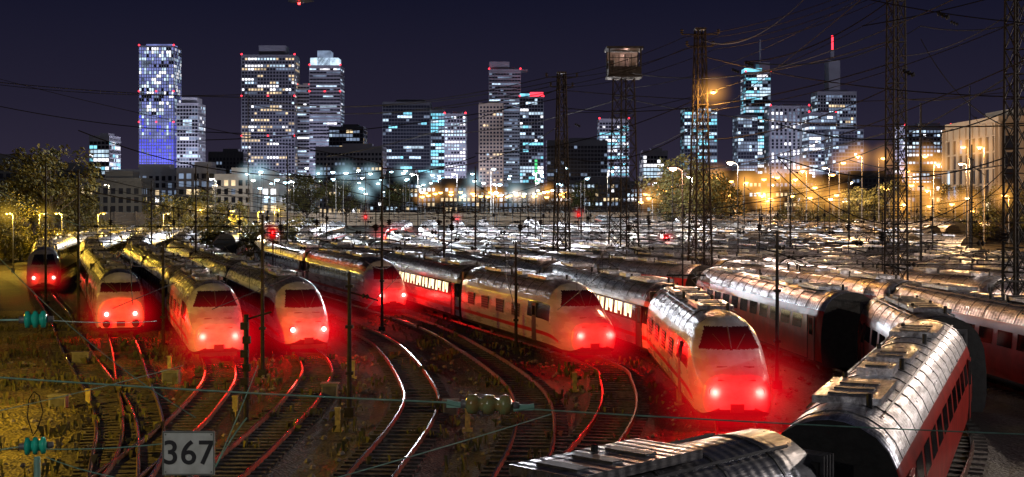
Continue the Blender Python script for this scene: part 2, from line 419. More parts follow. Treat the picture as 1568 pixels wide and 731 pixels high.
train('high_speed_train','T4',73,[E,C,C,C,C,C,C,C],P=310,hz=3.0)
train('high_speed_train','D1',175,[C,C,C,C,C])
train('high_speed_train','T5',99,[E,C,C,C,C,C],P=260,hz=2.8)
train('high_speed_train','T6',70,[W,CL,CL,C,C,C,C,C],P=320,hz=3.1)
train('high_speed_train','T7',49.3,[W,CL,C,C,C],P=440,hz=3.3)
e=empty('passenger_train')
for (p0,p1,k) in (((-12.4,8.2),(4.9,26.0),('coach',25.0,'red',0)),((6.6,27.2),(15.9,49.8),('coach',24.5,'red',0)),((16.9,50.9),(18.3,63.2),('coach',12.4,'red',0)),((16.7,64.3),(14.0,89.2),('coach',25.0,'red',0))):
    put(car(*k),p0,p1,e,k[1])
train('regional_train','T8',91,[RC,RC,RC,RC],gap=.6)
train('regional_train','T8',207,[('blunt',19,'red',0),RC,RC],P=1800,hz=5)
for tk,d0 in (('T9',47),('T10',50)): train('passenger_train',tk,d0,[RC,RC,CR if tk=='T9' else C,RC if tk=='T9' else C,C,C,C,C,C])
for k in range(1,24):
    tk='T%d'%(10+k); x=X120[tk]
    if k in(9,15,20): continue
    d0=max(56,(x+10)/.40*.8) if k>3 else 56
    d0+=R.uniform(0,25) if k>2 else 0
    sch=R.choice([C,C,C,RC,G,C]); n=R.randint(6,9)
    if d0<300: train('passenger_train',tk,d0,[sch]*n)
# ------------------------------------------------------------ ground & tracks
g=MB(); 
g.quad((-4000,-300,0),(4000,-300,0),(4000,6000,0),(-4000,6000,0)); g.obj('ground',[GROUND])
soil=MB(); nx,ny=90,70
from mathutils import noise as mn
for j in range(ny+1):
    for i in range(nx+1):
        x=-60+45*i/nx*1.0; y=30+75*j/ny
        edge=min(i,nx-i,j,ny-j)/8; edge=min(1,edge)
        z=.02+max(0,mn.noise(Vector((x*.25,y*.25,0)))*.5+mn.noise(Vector((x*1.1,y*1.1,3)))*.16+.1)*edge
        soil.v.append((x,y,z if edge>0 else .004))
for j in range(ny):
    for i in range(nx):
        a=j*(nx+1)+i; soil.f.append((a,a+1,a+nx+2,a+nx+1)); soil.m.append(0)
soil.obj('soil_mound',[SOIL],smooth=True)
def offs(path,o):
    out=[]
    for i,p in enumerate(path):
        a=path[max(0,i-1)];b=path[min(len(path)-1,i+1)];t=(b-a).normalized(); out.append(Vector((p.x-t.y*(-o),p.y+t.x*(-o))) )
    return out
rails=MB();bal=MB();slp=MB()
for ki,(tk,path) in enumerate(PATH.items()):
    dz=.004*(ki%12)
    mx=330 if ki<12 else 200
    pp=[p for p in path if p.y<mx]
    if tk!='T8' : ps=catm([(2*pp[0].x-pp[6].x,2*pp[0].y-pp[6].y)]+[tuple(p) for p in pp[::4]],1.0)
    else: ps=pp
    L0,L1,L2,L3=[offs(ps,o) for o in(-2.0,-1.4,1.4,2.0)]
    for i in range(len(ps)-1):
        zt=.14+dz
        for A,Bq,za,zb in((L0,L1,.0,zt),(L1,L2,zt,zt),(L2,L3,zt,.0)):
            bal.quad((A[i].x,A[i].y,za),(Bq[i].x,Bq[i].y,zb),(Bq[i+1].x,Bq[i+1].y,zb),(A[i+1].x,A[i+1].y,za))
    for o in(-.752,.752):
        a=offs(ps,o-.036);b=offs(ps,o+.036);a2=offs(ps,o-.075);b2=offs(ps,o+.075); zt=.345+dz*.5
        for i in range(len(ps)-1):
            rails.quad((a[i].x,a[i].y,zt),(b[i].x,b[i].y,zt),(b[i+1].x,b[i+1].y,zt),(a[i+1].x,a[i+1].y,zt),0)
            rails.quad((a2[i].x,a2[i].y,.19),(a[i].x,a[i].y,zt),(a[i+1].x,a[i+1].y,zt),(a2[i+1].x,a2[i+1].y,.19),1)
            rails.quad((b[i].x,b[i].y,zt),(b2[i].x,b2[i].y,.19),(b2[i+1].x,b2[i+1].y,.19),(b[i+1].x,b[i+1].y,zt),1)
    if ki<11:
        dense=catm([tuple(p) for p in ps[::3]],.3); acc=0
        for i in range(1,len(dense)):
            acc+=(dense[i]-dense[i-1]).length
            if acc>.62 and dense[i].y<130:
                acc=0; t=dense[i]-dense[i-1]; slp.box(dense[i].x,dense[i].y,.16+dz,2.55,.25,.09,0,math.atan2(t.y,t.x)-math.pi/2+R.uniform(-.03,.03),False)
RUST=pmat('rail_rust',(.20,.11,.08),.4,.7,(.11,.06,.045),8)
bal.obj('track_ballast',[BALL]); rails.obj('railway_tracks',[RAIL,RUST]); slp.obj('track_sleepers',[SLEEP])
st=MB()
for _ in range(3600):
    x=R.uniform(-36,16);y=R.uniform(36,95);s=R.uniform(.04,.16)
    st.lathe((x,y,.02+.12*R.random()),(R.uniform(-.4,.4),R.uniform(-.4,.4),1),[(-s*.5,.01),(0,s),(s*.6,s*.5),(s*.7,.01)],5,0)
st.obj('loose_stones',[pmat('stone',(.24,.21,.18),.8,0,(.10,.09,.07),3)])
wd=MB()
for _ in range(650):
    cx=R.uniform(-42,-13) if R.random()<.75 else R.uniform(-13,12); cy=R.uniform(40,100)
    for q in range(14):
        a=R.uniform(0,6.28);h=R.uniform(.15,.55);x=cx+R.gauss(0,.3);y=cy+R.gauss(0,.3);w=.03
        wd.quad((x-w*math.cos(a),y-w*math.sin(a),.02),(x+w*math.cos(a),y+w*math.sin(a),.02),(x+w*.3+R.gauss(0,.1),y+R.gauss(0,.1),h),(x-w*.3,y,h*.97))
GRASS=pmat('dry_grass',(.12,.10,.03),.8,0,(.05,.06,.02),2)
wd.obj('trackside_weeds',[GRASS])
# ------------------------------------------------------------ lattice masts
def lattice(mb,x,y,z0,z1,w0,w1,n,legr=.06,br=.03,yaw=.3,mat=0):
    c,s=math.cos(yaw),math.sin(yaw)
    def P(k,t):
        w=(w0+(w1-w0)*t)/2; q=[(-w,-w),(w,-w),(w,w),(-w,w)][k%4]; return Vector((x+q[0]*c-q[1]*s,y+q[0]*s+q[1]*c,z0+(z1-z0)*t))
    for k in range(4): mb.tube(P(k,0),P(k,1),legr,4,mat,legr*.8)
    for i in range(n):
        t0,t1=i/n,(i+1)/n
        for k in range(4):
            mb.tube(P(k,t0),P(k+1,t1),br,4,mat); mb.tube(P(k+1,t0),P(k,t1),br,4,mat); mb.tube(P(k,t1),P(k+1,t1),br,4,mat)
MAST=[]
def mast(px,d,ztop,w0,w1,n,arms=True,legr=.075,br=.035):
    x=at(px,d); mb=MB(); mb.box(x,d,.4,w0+.5,w0+.5,.8,0); lattice(mb,x,d,.8,ztop,w0,w1,n,legr,br)
    mb.box(x,d,ztop,w1+.25,w1+.25,.15)
    if arms:
        for q,l in((.4,1.4),(1.3,1.0)):
            mb.tube((x-l,d,ztop-q),(x+l,d,ztop-q),.05,4)
            for sd in(-1,1): mb.lathe((x+sd*l,d,ztop-q+.05),(0,0,1),[(0,.05),(.1,.14),(.18,.05),(.28,.14),(.36,.04)],8,0)
    for q in range(8): 
        z=6+q*1.6; 
        if z<ztop: mb.tube((x+w0*.3,d-.3,z),(x+w0*.3+.35,d-.3,z),.03,4)
    o=mb.obj('catenary_mast',[STEEL]); MAST.append((x,d,ztop)); return o
mast(860,120,20.6,1.35,.6,11,legr=.085,br=.03); mast(1072,100,22.0,1.5,.6,11,legr=.08,br=.028); mast(1372,82,24,1.05,.75,18,False,br=.028); mast(1556,62,22,.9,.65,18,False,br=.026)
mast(-40,95,19,1.2,.6,14)
x=at(955,130); mb=MB(); lattice(mb,x,130,.2,21,2.3,1.5,12,.09,.035,.5)
mb.box(x,130,21.1,3.4,3.4,.2); mb.box(x,130,23.9,3.6,3.6,.22)
for sx in(-1,1):
    for sy in(-1,1): mb.box(x+sx*1.55,130+sy*1.55,22.5,.14,.14,2.7)
mb.box(x,131.4,22.5,3,.08,2.5,1); mb.box(x,130,21.6,3.1,3.1,.8)
mb.box(x-.5,129.9,22.6,.9,.9,1.3,1); mb.box(x+.8,129.7,22.5,.7,.9,1.1,1)
for sx in(-1,1): mb.box(x+sx*1.5,130,22.7,.06,3,.1)
for q in range(5): mb.box(x-1.2+q*.6,128.32,22.4,.06,.05,1.6)
mb.box(x,128.28,22.0,3.2,.05,.06); mb.box(x,128.28,22.9,3.2,.05,.06)
mb.obj('lookout_tower',[STEEL,pmat('cabin_panel',(.35,.3,.28),.6,0,(.2,.17,.15),2)])
plight('cabin_light',(x+.2,129.2,23.6),(1,.65,.55),80,.05,bpy.data.objects['lookout_tower'])
# ------------------------------------------------------------ overhead wires
wr=MB()
for tk in list(PATH)[:16]:
    p=PATH[tk]
    ok=[q for q in p if q.y>38 or tk!='T8']
    step=26
    for i in range(6,min(len(ok)-step,230),step):
        a,b=ok[i],ok[i+step]; wr.wire((a.x,a.y,7.1),(b.x,b.y,7.1),.014,.8,8); wr.tube((a.x,a.y,5.6),(b.x,b.y,5.6),.013,4)
        for t in(.25,.5,.75):
            c=a.lerp(b,t); wr.tube((c.x,c.y,5.6),(c.x,c.y,7.1-.8*4*t*(1-t)),.009,3)
wr.obj('catenary_wires',[WIRE])
def span(d,x0,x1,ks):
    s=MB()
    s.wire((x0,d,11),(x1,d,11),.024,3.2,24); s.wire((x0,d,10.3),(x1,d,10.3),.02,2.9,24)
    s.tube((x0,d,6.9),(x1,d,6.9),.02,4); s.tube((x0,d,5.9),(x1,d,5.9),.02,4)
    for k in ks:
        p=PATH[k]
        q=min(p,key=lambda v:abs(v.y-d)); 
        if not x0<q.x<x1: continue
        s.tube((q.x,d,5.6),(q.x,d,8.4),.03,4); s.lathe((q.x,d,7.0),(0,0,1),[(0,.05),(.05,.2),(.12,.08),(.2,.23),(.27,.08),(.35,.2),(.42,.04)],8)
        s.tube((q.x,d,5.9),(q.x+1.1,d,5.65),.04,4); s.lathe((q.x+1.2,d,5.9),(1,0,0),[(0,.04),(.1,.14),(.2,.04),(.3,.14),(.4,.04)],8)
        s.lathe((q.x-1.3,d,6.9),(1,0,0),[(0,.04),(.1,.14),(.2,.04),(.3,.14),(.4,.04)],8)
    s.obj('catenary_cross_span',[WIRE])
ALL=list(PATH)
def slim(px,d,h,r=.11,name='catenary_pole'):
    m=MB(); x=at(px,d); m.tube((x,d,0),(x,d,h),r,8,0,r*.6,cap=True); m.box(x,d,.2,.4,.4,.4)
    for q in (.3,.62,.9): m.box(x,d,h*q,r*2.8,r*2.8,.12)
    m.tube((x,d,h*.86),(x+1.2,d,h*.8),.03,4); m.lathe((x+.5,d,h*.835),(1,0,-.2),[(0,.04),(.08,.11),(.16,.04),(.24,.11),(.32,.04)],8)
    m.obj(name,[STEEL]); return x
span(100,at(120,100),at(1072,100),ALL); span(120,at(300,120),at(860,120),ALL); span(82,at(400,82),at(1372,82),ALL)
span(145,at(250,145),at(1300,145),ALL); span(185,at(250,185),at(1500,185),ALL); span(62,at(1190,62),at(1556,62),ALL); span(120,at(860,120),at(1640,120),ALL)
span(235,at(280,235),at(1500,235),ALL)
for px,d,h in((120,90,11),(402,66,8.2),(585,88,11.6),(680,100,9),(790,76,6.5),(250,78,6.5),(535,54,6),(70,110,12),(440,140,14),(728,120,12),(1300,145,12),(1428,140,9),(1210,130,14),(890,150,11),(1030,185,13),(1180,185,14),(640,185,13),(300,120,12),(318,185,14),(232,145,11),(500,185,14),(1190,62,7.5),(1488,120,14),(1140,235,13),(980,235,13),(820,235,13),(560,235,14),(1320,235,13),(380,200,26),(1485,150,22),(1410,95,16)): slim(px,d,h)
fw=MB()
def seg(a,b,sag=1.0,r=.02): fw.wire(a,b,r*1.25,sag,16)
for dz in(0,-.9):
    for sd in (-1.2,1.2):
        seg((MAST[1][0]+sd,100,21.4+dz),(MAST[0][0]+sd,120,20.2+dz),.5); seg((MAST[0][0]+sd,120,20.2+dz),(at(380,200),200,24.5+dz),2.0,.03)
        seg((MAST[1][0]+sd,100,21.4+dz),(MAST[2][0]+sd*.3,82,23+dz),.6)
seg((at(380,200),200,25),(at(-200,230),230,33),2,.04)
seg((at(1700,60),60,zat(-30,60)),(at(1072,100),100,zat(170,100)),1.2)
seg((at(1372,82),82,23),(at(955,130),130,20),1.5); seg((at(1372,82),82,21),(at(860,120),120,17),2)
seg((at(1556,62),62,21),(at(1372,82),82,22),.5); seg((at(1556,62),62,18),(at(1372,82),82,18),.6)
seg((at(1330,45),45,zat(-10,45)),(at(1000,110),110,zat(225,110)),.6)
seg((at(1480,45),45,zat(-10,45)),(at(1072,100),100,zat(120,100)),.8)
seg((at(1640,45),45,zat(60,45)),(at(1072,100),100,zat(260,100)),.8)
seg((at(1640,55),55,zat(-40,55)),(at(1320,60),60,zat(40,60)),.2); seg((at(1640,55),55,zat(40,55)),(at(1250,58),58,zat(-20,58)),.3)
seg((at(1640,150),150,zat(130,150)),(at(860,120),120,19),1.5,.03); seg((at(-60,150),150,zat(105,150)),(at(585,88),88,11.4),.4)
seg((at(-60,90),90,zat(215,90)),(at(120,90),90,10.8),.2); seg((at(-60,60),60,zat(240,60)),(at(402,66),66,8),.4)
for i,(p0,y0,d0,p1,y1,d1) in enumerate(((1640,150,70,1072,85,100),(1640,190,70,955,150,130),(1372,95,82,860,165,120),(1372,130,82,1072,215,100),(1556,110,62,1210,262,130),(1372,60,82,955,110,130),(1640,90,60,1372,150,82),(1072,150,100,728,235,120),(1072,190,100,860,240,120),(860,135,120,500,240,185),(955,150,130,640,205,185),(860,190,120,585,258,88),(-60,120,180,500,150,185),(-60,150,150,440,205,140),(120,200,90,585,262,88),(300,215,120,860,150,120),(1190,190,62,1556,165,62),(1250,-20,70,1072,60,100),(1390,-20,60,1140,95,75),(1556,200,62,1410,60,95),(1640,230,90,1300,245,145),(1372,200,82,1030,260,185),(1556,235,62,1190,240,62),(728,240,120,440,265,140),(1640,10,80,1410,40,95),(1410,40,95,1140,95,75))):
    seg((at(p0,d0),d0,zat(y0,d0)),(at(p1,d1),d1,zat(y1,d1)),.8+.3*(i%3),.016+.00007*(d0+d1))
for px,d,py in((1140,75,95),(1382,60,108),(1435,60,20),(1455,90,33),(1120,90,106),(880,122,190)):
    fw.lathe((at(px,d),d,zat(py,d)),(1,-.3,-.5),[(0,.03),(.1,.14),(.2,.05),(.3,.14),(.4,.05),(.5,.14),(.6,.03)],8)
fw.obj('feeder_wires',[WIRE])
# ------------------------------------------------------------ foreground wires / insulators / sign
FGW=pmat('weathered_green_wire',(.30,.55,.45),.5,.1,(.18,.36,.28),6)
def f3(px,py,d): return Vector((at(px,d),d,zat(py,d)))
def insul(name,c,ax,n,r,l,mat,n2=20):
    m=MB(); pr=[(0,r*.25)]
    for i in range(n):
        t=l*(i+.1)/n; pr+=[(t,r*.6),(t+l*.10/n,r*.93),(t+l*.35/n,r),(t+l*.65/n,r*.93),(t+l*.75/n,r*.62)]
    pr+=[(l,r*.3),(l+.01,.005)]
    m.lathe(c,ax,pr,n2,0); m.lathe(Vector(c)-Vector(ax).normalized()*.05,ax,[(0,.005),(.005,r*.4),(.07,r*.4)],12,1)
    m.lathe(Vector(c)+Vector(ax).normalized()*l,ax,[(0,r*.4),(.06,r*.35),(.065,.005)],12,1)
    return m.obj(name,[mat,POLE],smooth=True)
fg=MB()
a=f3(-40,491,14); b=f3(34,490,14); fg.tube(a,b,.011,6); fg.wire(f3(-60,574,14),f3(692,617,14),.009,.02,20); fg.wire(f3(815,627,14),f3(1640,668,16),.008,.02,20)
fg.wire(f3(480,742,10),f3(845,634,14),.006,.01,10); fg.wire(f3(70,688,14),f3(248,680,14),.006,.02,8); fg.wire(f3(-40,695,14),f3(34,684,14),.008,.0,4)
fg.wire(f3(-50,640,12),f3(280,560,18),.005,.02,8); fg.wire(f3(-60,330,25),f3(300,640,22),.01,.3,12); fg.wire(f3(-40,270,30),f3(120,345,26),.012,.1,8)
fg.wire(f3(70,700,14),f3(175,731,13),.006,.02,6); fg.wire(f3(330,715,14),f3(378,640,14.2),.008,-.03,8); fg.wire(f3(325,725,14),f3(395,560,14.4),.006,.03,8)
fg.wire(f3(60,490,14),f3(240,492,22),.006,.03,8)
pts=[(50,665),(42,640),(44,612),(52,600),(60,606),(66,632),(56,660),(50,668)]
for i in range(len(pts)-1): fg.tube(f3(*pts[i],14),f3(*pts[i+1],14),.006,5,1)
fg.obj('foreground_wires',[FGW,WIRE])
insul('insulator',f3(36,490,14),(1,.35,0),3,.095,.24,INS)
insul('insulator',f3(36,684,14),(1,.35,0),3,.095,.24,INS)
insul('insulator_string',f3(712,619,14),(1,0,-.03),3,.11,.52,INSB)
hk=MB(); 
for p,q in((684,712),(786,818)): hk.box((at(p,14)+at(q,14))/2,14,zat(620 if p<700 else 624,14),.2,.03,.06); hk.tube(f3(p,616 if p<700 else 627,14),f3(q,622,14),.03,8)
hk.obj('wire_clamp',[FGW])
pm=MB(); pm.tube((at(57,14),14,-.0),f3(57,700,14),.035,8); pm.box(at(57,14),14,.1,.3,.3,.2); pm.obj('insulator_post',[FGW])
s=empty('number_sign',(at(289,14),14,zat(694,14))); mb=MB()
mb.box(0,0,0,.56,.02,.47,0)
for sx in(-1,1): mb.box(sx*.272,-.012,0,.016,.012,.47,1)
for sz in(-1,1): mb.box(0,-.012,sz*.227,.528,.012,.016,1)
for sx in(-1,1):
    for sz in(-1,1): mb.lathe((sx*.245,-.012,sz*.2),(0,-1,0),[(0,.009),(.004,.009),(.006,.001)],8,1)
mb.obj('board',[pmat('sign_enamel',(.72,.74,.70),.4,0,(.5,.51,.46),5),pmat('sign_edge',(.25,.27,.24),.5,.3)],s)
cu=bpy.data.curves.new('num','FONT'); cu.body='367'; cu.size=.36; cu.align_x='CENTER'; cu.align_y='CENTER'; cu.extrude=.003; cu.offset=.004; cu.space_character=1.05
to=bpy.data.objects.new('tmp',cu); COL.objects.link(to); bpy.context.view_layer.update()
me=bpy.data.meshes.new_from_object(to.evaluated_get(bpy.context.evaluated_depsgraph_get())); bpy.data.objects.remove(to)
me.materials.clear(); me.materials.append(pmat('sign_black',(.03,.03,.035),.5))
no=addobj('number',me,s,(0,-.0145,-.005)); no.rotation_euler=(math.pi/2,0,0)
mb=MB(); mb.tube((0,.05,-6.3),(0,.05,.1),.035,8); mb.box(0,.03,.08,.3,.03,.04); mb.box(0,.03,-.08,.3,.03,.04); mb.obj('post',[POLE],s)
# ------------------------------------------------------------ lamp posts
LM={}
def lamp(px,d,z,c,P,name='street_lamp',hz=None,hr=3.0,hs=.3,arm=1.2,er=.28,es=20,r=.1,two=False,x=None,base=0.0,pm=None):
    x=at(px,d) if x is None else x
    e=empty(name,(x,d,base)); m=MB(); m.tube((0,0,0),(0,0,z),r,8,0,r*.55,cap=True); m.box(0,0,.3,.35,.35,.6,0)
    for sd in ((1,-1) if two else (R.choice([-1,1]),)):
        m.tube((0,0,z-.1),(sd*arm,0,z+.15),.04,5,0); m.box(sd*(arm+.25),0,z+.16,.75,.3,.14,0)
        m.lathe((sd*(arm+.25),0,z+.1),(0,0,-1),[(0,er),(er*.5,er*.8),(er*.8,.01)],10,1)
        k='lamp_%.2f_%.2f_%.2f_%.0f'%(*c,es)
        if k not in LM: LM[k]=emat(k,c,es,False)
        hx=sd*(arm+.25)
        if P: plight('lamp_light',(hx,0,z-.35),c,P,.15,e)
        if hz: bloom((hx,0,z),hz,c,hs,hr,e)
    m.obj('post',[pm or POLE,LM[k]],e)
WARM=(1,.43,.08); YEL=(1,.60,.06); COOL=(.5,.85,1); WHITE=(.86,.92,1)
rl=[(1235,262,240,4000),(1285,250,235,0),(1320,240,225,6000),(1346,243,225,0),(1410,240,230,0),(1430,252,240,6000),(1482,226,210,0),(1507,226,205,7000),(1213,275,300,4000),(1165,275,310,0),(1138,280,330,4500),(1115,278,330,0),(1093,273,330,0),(1050,285,340,4000),(1030,285,350,0),(1195,272,320,0),(1395,262,290,0),(1270,268,300,0),(1545,300,200,4500),(1380,313,300,5500),(1362,290,300,0),(1463,313,280,0),(1418,316,300,0),(1010,290,360,0)]
for i in range(34): rl.append((R.uniform(960,1560),R.uniform(283,324),R.uniform(260,420),4500 if i%8==0 else 0))
for i,(px,py,d,P) in enumerate(rl):
    lamp(px,d,max(4.5,zat(py,d)),WARM if R.random()<.8 else (1,.7,.35),P,hz='warm' if P or i%3!=2 else None,hr=4.4*d/260,hs=.6 if P else .42,es=18,er=.5*d/260,arm=.5,r=.12)
e=empty('mast_floodlight',(at(1092,99),99,zat(141,99))); m=MB(); m.tube((-1,.8,-.2),(0,0,0),.05,5,0); m.box(0,0,.06,.6,.35,.15,0); m.lathe((0,0,0),(0,0,-1),[(0,.24),(.1,.18),(.16,.01)],10,1)
LM['w']=emat('lamp_warm',WARM,12,False); m.obj('head',[STEEL,LM['w']],e); plight('floodlight_lamp',(0,-.3,-.4),WARM,2500,.15,e); bloom((0,0,0),'warm',WARM,.9,1.9,e)
for i in range(60):
    px=R.choice([R.uniform(545,650),R.uniform(650,900),R.uniform(380,560)]); d=R.uniform(330,560); py=R.uniform(256,302)
    lamp(px,d,zat(py,d),COOL if R.random()<.7 else (.8,1,.85),3500 if i%7==0 else 0,hz='cool' if i%4==0 else None,hr=5,hs=.26,es=16,er=.6,arm=.5)
for i in range(28):
    px=645+i*8.3+R.uniform(-4,4); d=R.uniform(520,640); lamp(px,d,zat(R.uniform(292,302),d),WARM,4500 if i%6==0 else 0,hz='warm' if i%3==0 else None,hr=6,hs=.36,es=18,er=1.0,arm=.5)
for px,d,z,c,P in((560,250,13,WHITE,36000),(700,210,13,WHITE,30000),(820,265,13,WHITE,56000),(930,190,13,(1,.9,.82),25000),(1060,240,13,(1,.85,.7),38000),(330,200,12,WHITE,14000),(1270,170,13,(1,.60,.28),18000),(1480,150,13,(1,.57,.24),18000),(450,300,13,WHITE,34000),(1000,330,13,WHITE,50000),(1180,380,13,(1,.78,.55),46000),(1400,240,13,(1,.60,.26),32000),(640,160,12,WHITE,8000),(820,150,12,(.95,.92,1),10000),(1130,110,12,(1,.75,.6),5000),(1300,320,13,(1,.65,.35),36000),(760,350,13,WHITE,50000)):
    lamp(px,d,z,c,P,'train_fill_lamp',hz=None,es=14,er=.3,arm=.4,r=.07,pm=STEEL)
lamp(0,88,11,(1,.5,.3),2600,'train_fill_lamp',x=11.5,r=.07,pm=STEEL,arm=.4)  # added warm lamp to bring out the red regional train
lamp(0,46,7.5,YEL,13000,'sodium_lamp',x=-29.5); lamp(0,74,7.5,YEL,3000,'sodium_lamp',x=-44); lamp(0,105,8,YEL,2000,'sodium_lamp',x=-56)
lamp(0,30,11,(.95,.9,.9),4500,'train_fill_lamp',x=27); lamp(0,54,13,(1,.86,.75),9000,'train_fill_lamp',x=37); lamp(0,72,13,(1,.8,.65),6500,'train_fill_lamp',x=33)  # added lamps out of view, brightening the near carriage roofs
for px,d,P in((20,160,5000),(95,172,5000),(150,176,2800),(250,205,4500),(350,212,6500),(420,235,6500),(60,190,5000),(300,235,5500),(395,200,3500)): lamp(px,d,zat(328,d) if px<300 else 7,YEL,P,'sodium_lamp',es=9,er=.2,hz='yellow' if px%20==0 else None,hr=2.5,hs=.35,arm=.5)
# ------------------------------------------------------------ road bridge the view is taken from (behind and below the viewpoint)
bm_=MB(); bm_.box(0,-5.5,7.1,120,9.6,.6,0); bm_.box(0,-.78,7.48,120,.16,.16,0)
for q in range(60): bm_.box(-59+q*2,-.78,8.0,.05,.05,.9,1)
for z in (8.1,8.45): bm_.box(0,-.78,z,120,.05,.05,1)
for q in (-45,-20,20,45): bm_.box(q,-5.5,3.4,1.4,7,6.8,0)
bm_.obj('road_bridge',[pmat('bridge_concrete',(.25,.24,.22),.8),POLE])
lamp(0,-1.6,6.5,(1,.97,.9),2000,'street_lamp',x=-7,base=7.4,arm=.3)
# ------------------------------------------------------------ trees
LEAF=pmat('foliage',(.12,.10,.02),.7,0,(.045,.05,.012),1.2); BARK=pmat('bark',(.07,.05,.035),.9,0,(.04,.03,.02),4,.4,10)
def treemesh(seed,h,w,n=46,leafs=70,crown0=.25):
    r=random.Random(seed); m=MB(); m.tube((0,0,-.1),(0,0,h*.35),h*.022,7,1,h*.016); m.tube((0,0,h*.35),(r.uniform(-.3,.3),0,h*.8),h*.016,6,1,h*.005)
    for i in range(n):
        while 1:
            x,y,z=[r.uniform(-1,1) for _ in range(3)]
            q=x*x+y*y+z*z
            if .12<q<1: break
        cz=h*(crown0+(1-crown0)*.5)+z*h*(1-crown0)*.47; wr_=w/2*(.8+.35*r.random()); cx,cy=x*wr_,y*wr_
        z0=max(h*.18,cz*.55); m.tube((0,0,z0),(cx*.95,cy*.95,cz),h*.008,4,1,h*.002)
        cr=w*r.uniform(.09,.17)
        for k in range(leafs):
            v=Vector((r.gauss(0,1),r.gauss(0,1),r.gauss(0,.8))); v=v.normalized()*cr*r.random()**.4; p=Vector((cx,cy,cz))+v
            s=w*.016*r.uniform(.6,1.5)+.05; a=Vector((r.gauss(0,1),r.gauss(0,1),r.gauss(0,1))).normalized(); b=a.orthogonal().normalized(); c=a.cross(b)
            m.quad(p-b*s,p-c*s*.6,p+b*s,p+c*s*.6,0)
    return m.mesh('tree',[LEAF,BARK])
TM=[treemesh(i,10,8) for i in range(3)]; BM=[treemesh(10+i,4,5.5,34,70,.05) for i in range(3)]
def tree(px,d,h,name='tree',ms=TM,base=10): addobj(name,R.choice(ms),None,(at(px,d),d,0),R.uniform(0,6),(h/base*R.uniform(.85,1.15),h/base,h/base))
for px,d,h in((78,225,19),(50,230,15),(110,235,13),(15,190,10),(-20,200,12),(1045,270,18),(1075,290,17),(1030,300,14),(1100,300,14),(1240,340,14),(1310,330,12),(300,260,11),(470,420,18),(530,430,16),(255,245,10),(355,250,9),(1470,300,13),(1360,330,14),(1540,260,12),(610,520,17),(890,500,16)): tree(px,d,h)
for i in range(34):
    px=-40+i*15+R.uniform(-7,7); d=R.uniform(182,240) if px>110 else R.uniform(168,195); tree(px,d,R.uniform(2.8,6.5),'bush',BM,4)
for i in range(16):
    px=1200+i*26+R.uniform(-7,7); d=R.uniform(260,330); tree(px,d,R.uniform(4,8),'bush',BM,4)
# ------------------------------------------------------------ buildings
WD=pmat('window_dark_glass',(.03,.035,.05),.12,0,(.018,.02,.03),.2)
WM={'cool':emat('office_light_cool',(.62,.82,1),1.3,True,False,.15),'dim':emat('office_light_dim',(.45,.6,.88),.38,True,False,.1),'warm':emat('office_light_warm',(1,.74,.42),1.1,True,False,.15),
 'blue':emat('office_light_blue',(.09,.10,1),1.2,True,False,.06),'cyan':emat('office_light_cyan',(.25,.78,1),1.3,True,False,.1),'white':emat('office_light_white',(.95,.95,1),2.0,True,False,.15),'red':emat('aviation_light_red',(1,.03,.05),4,False),'lav':emat('office_light_lavender',(.34,.40,1),.62,True,False,.06),'green':emat('green_light',(.1,1,.3),.9,False)}
WK=list(WM)
def cmat(n,c): return pmat(n,c,.7,0,tuple(x*.8 for x in c),.05)
CON={'pale':cmat('facade_pale',(.42,.41,.45)),'grey':cmat('facade_grey',(.25,.25,.28)),'dark':cmat('facade_dark',(.10,.105,.12)),'tan':cmat('facade_sandstone',(.42,.33,.24)),'white':cmat('facade_white',(.7,.7,.72))}
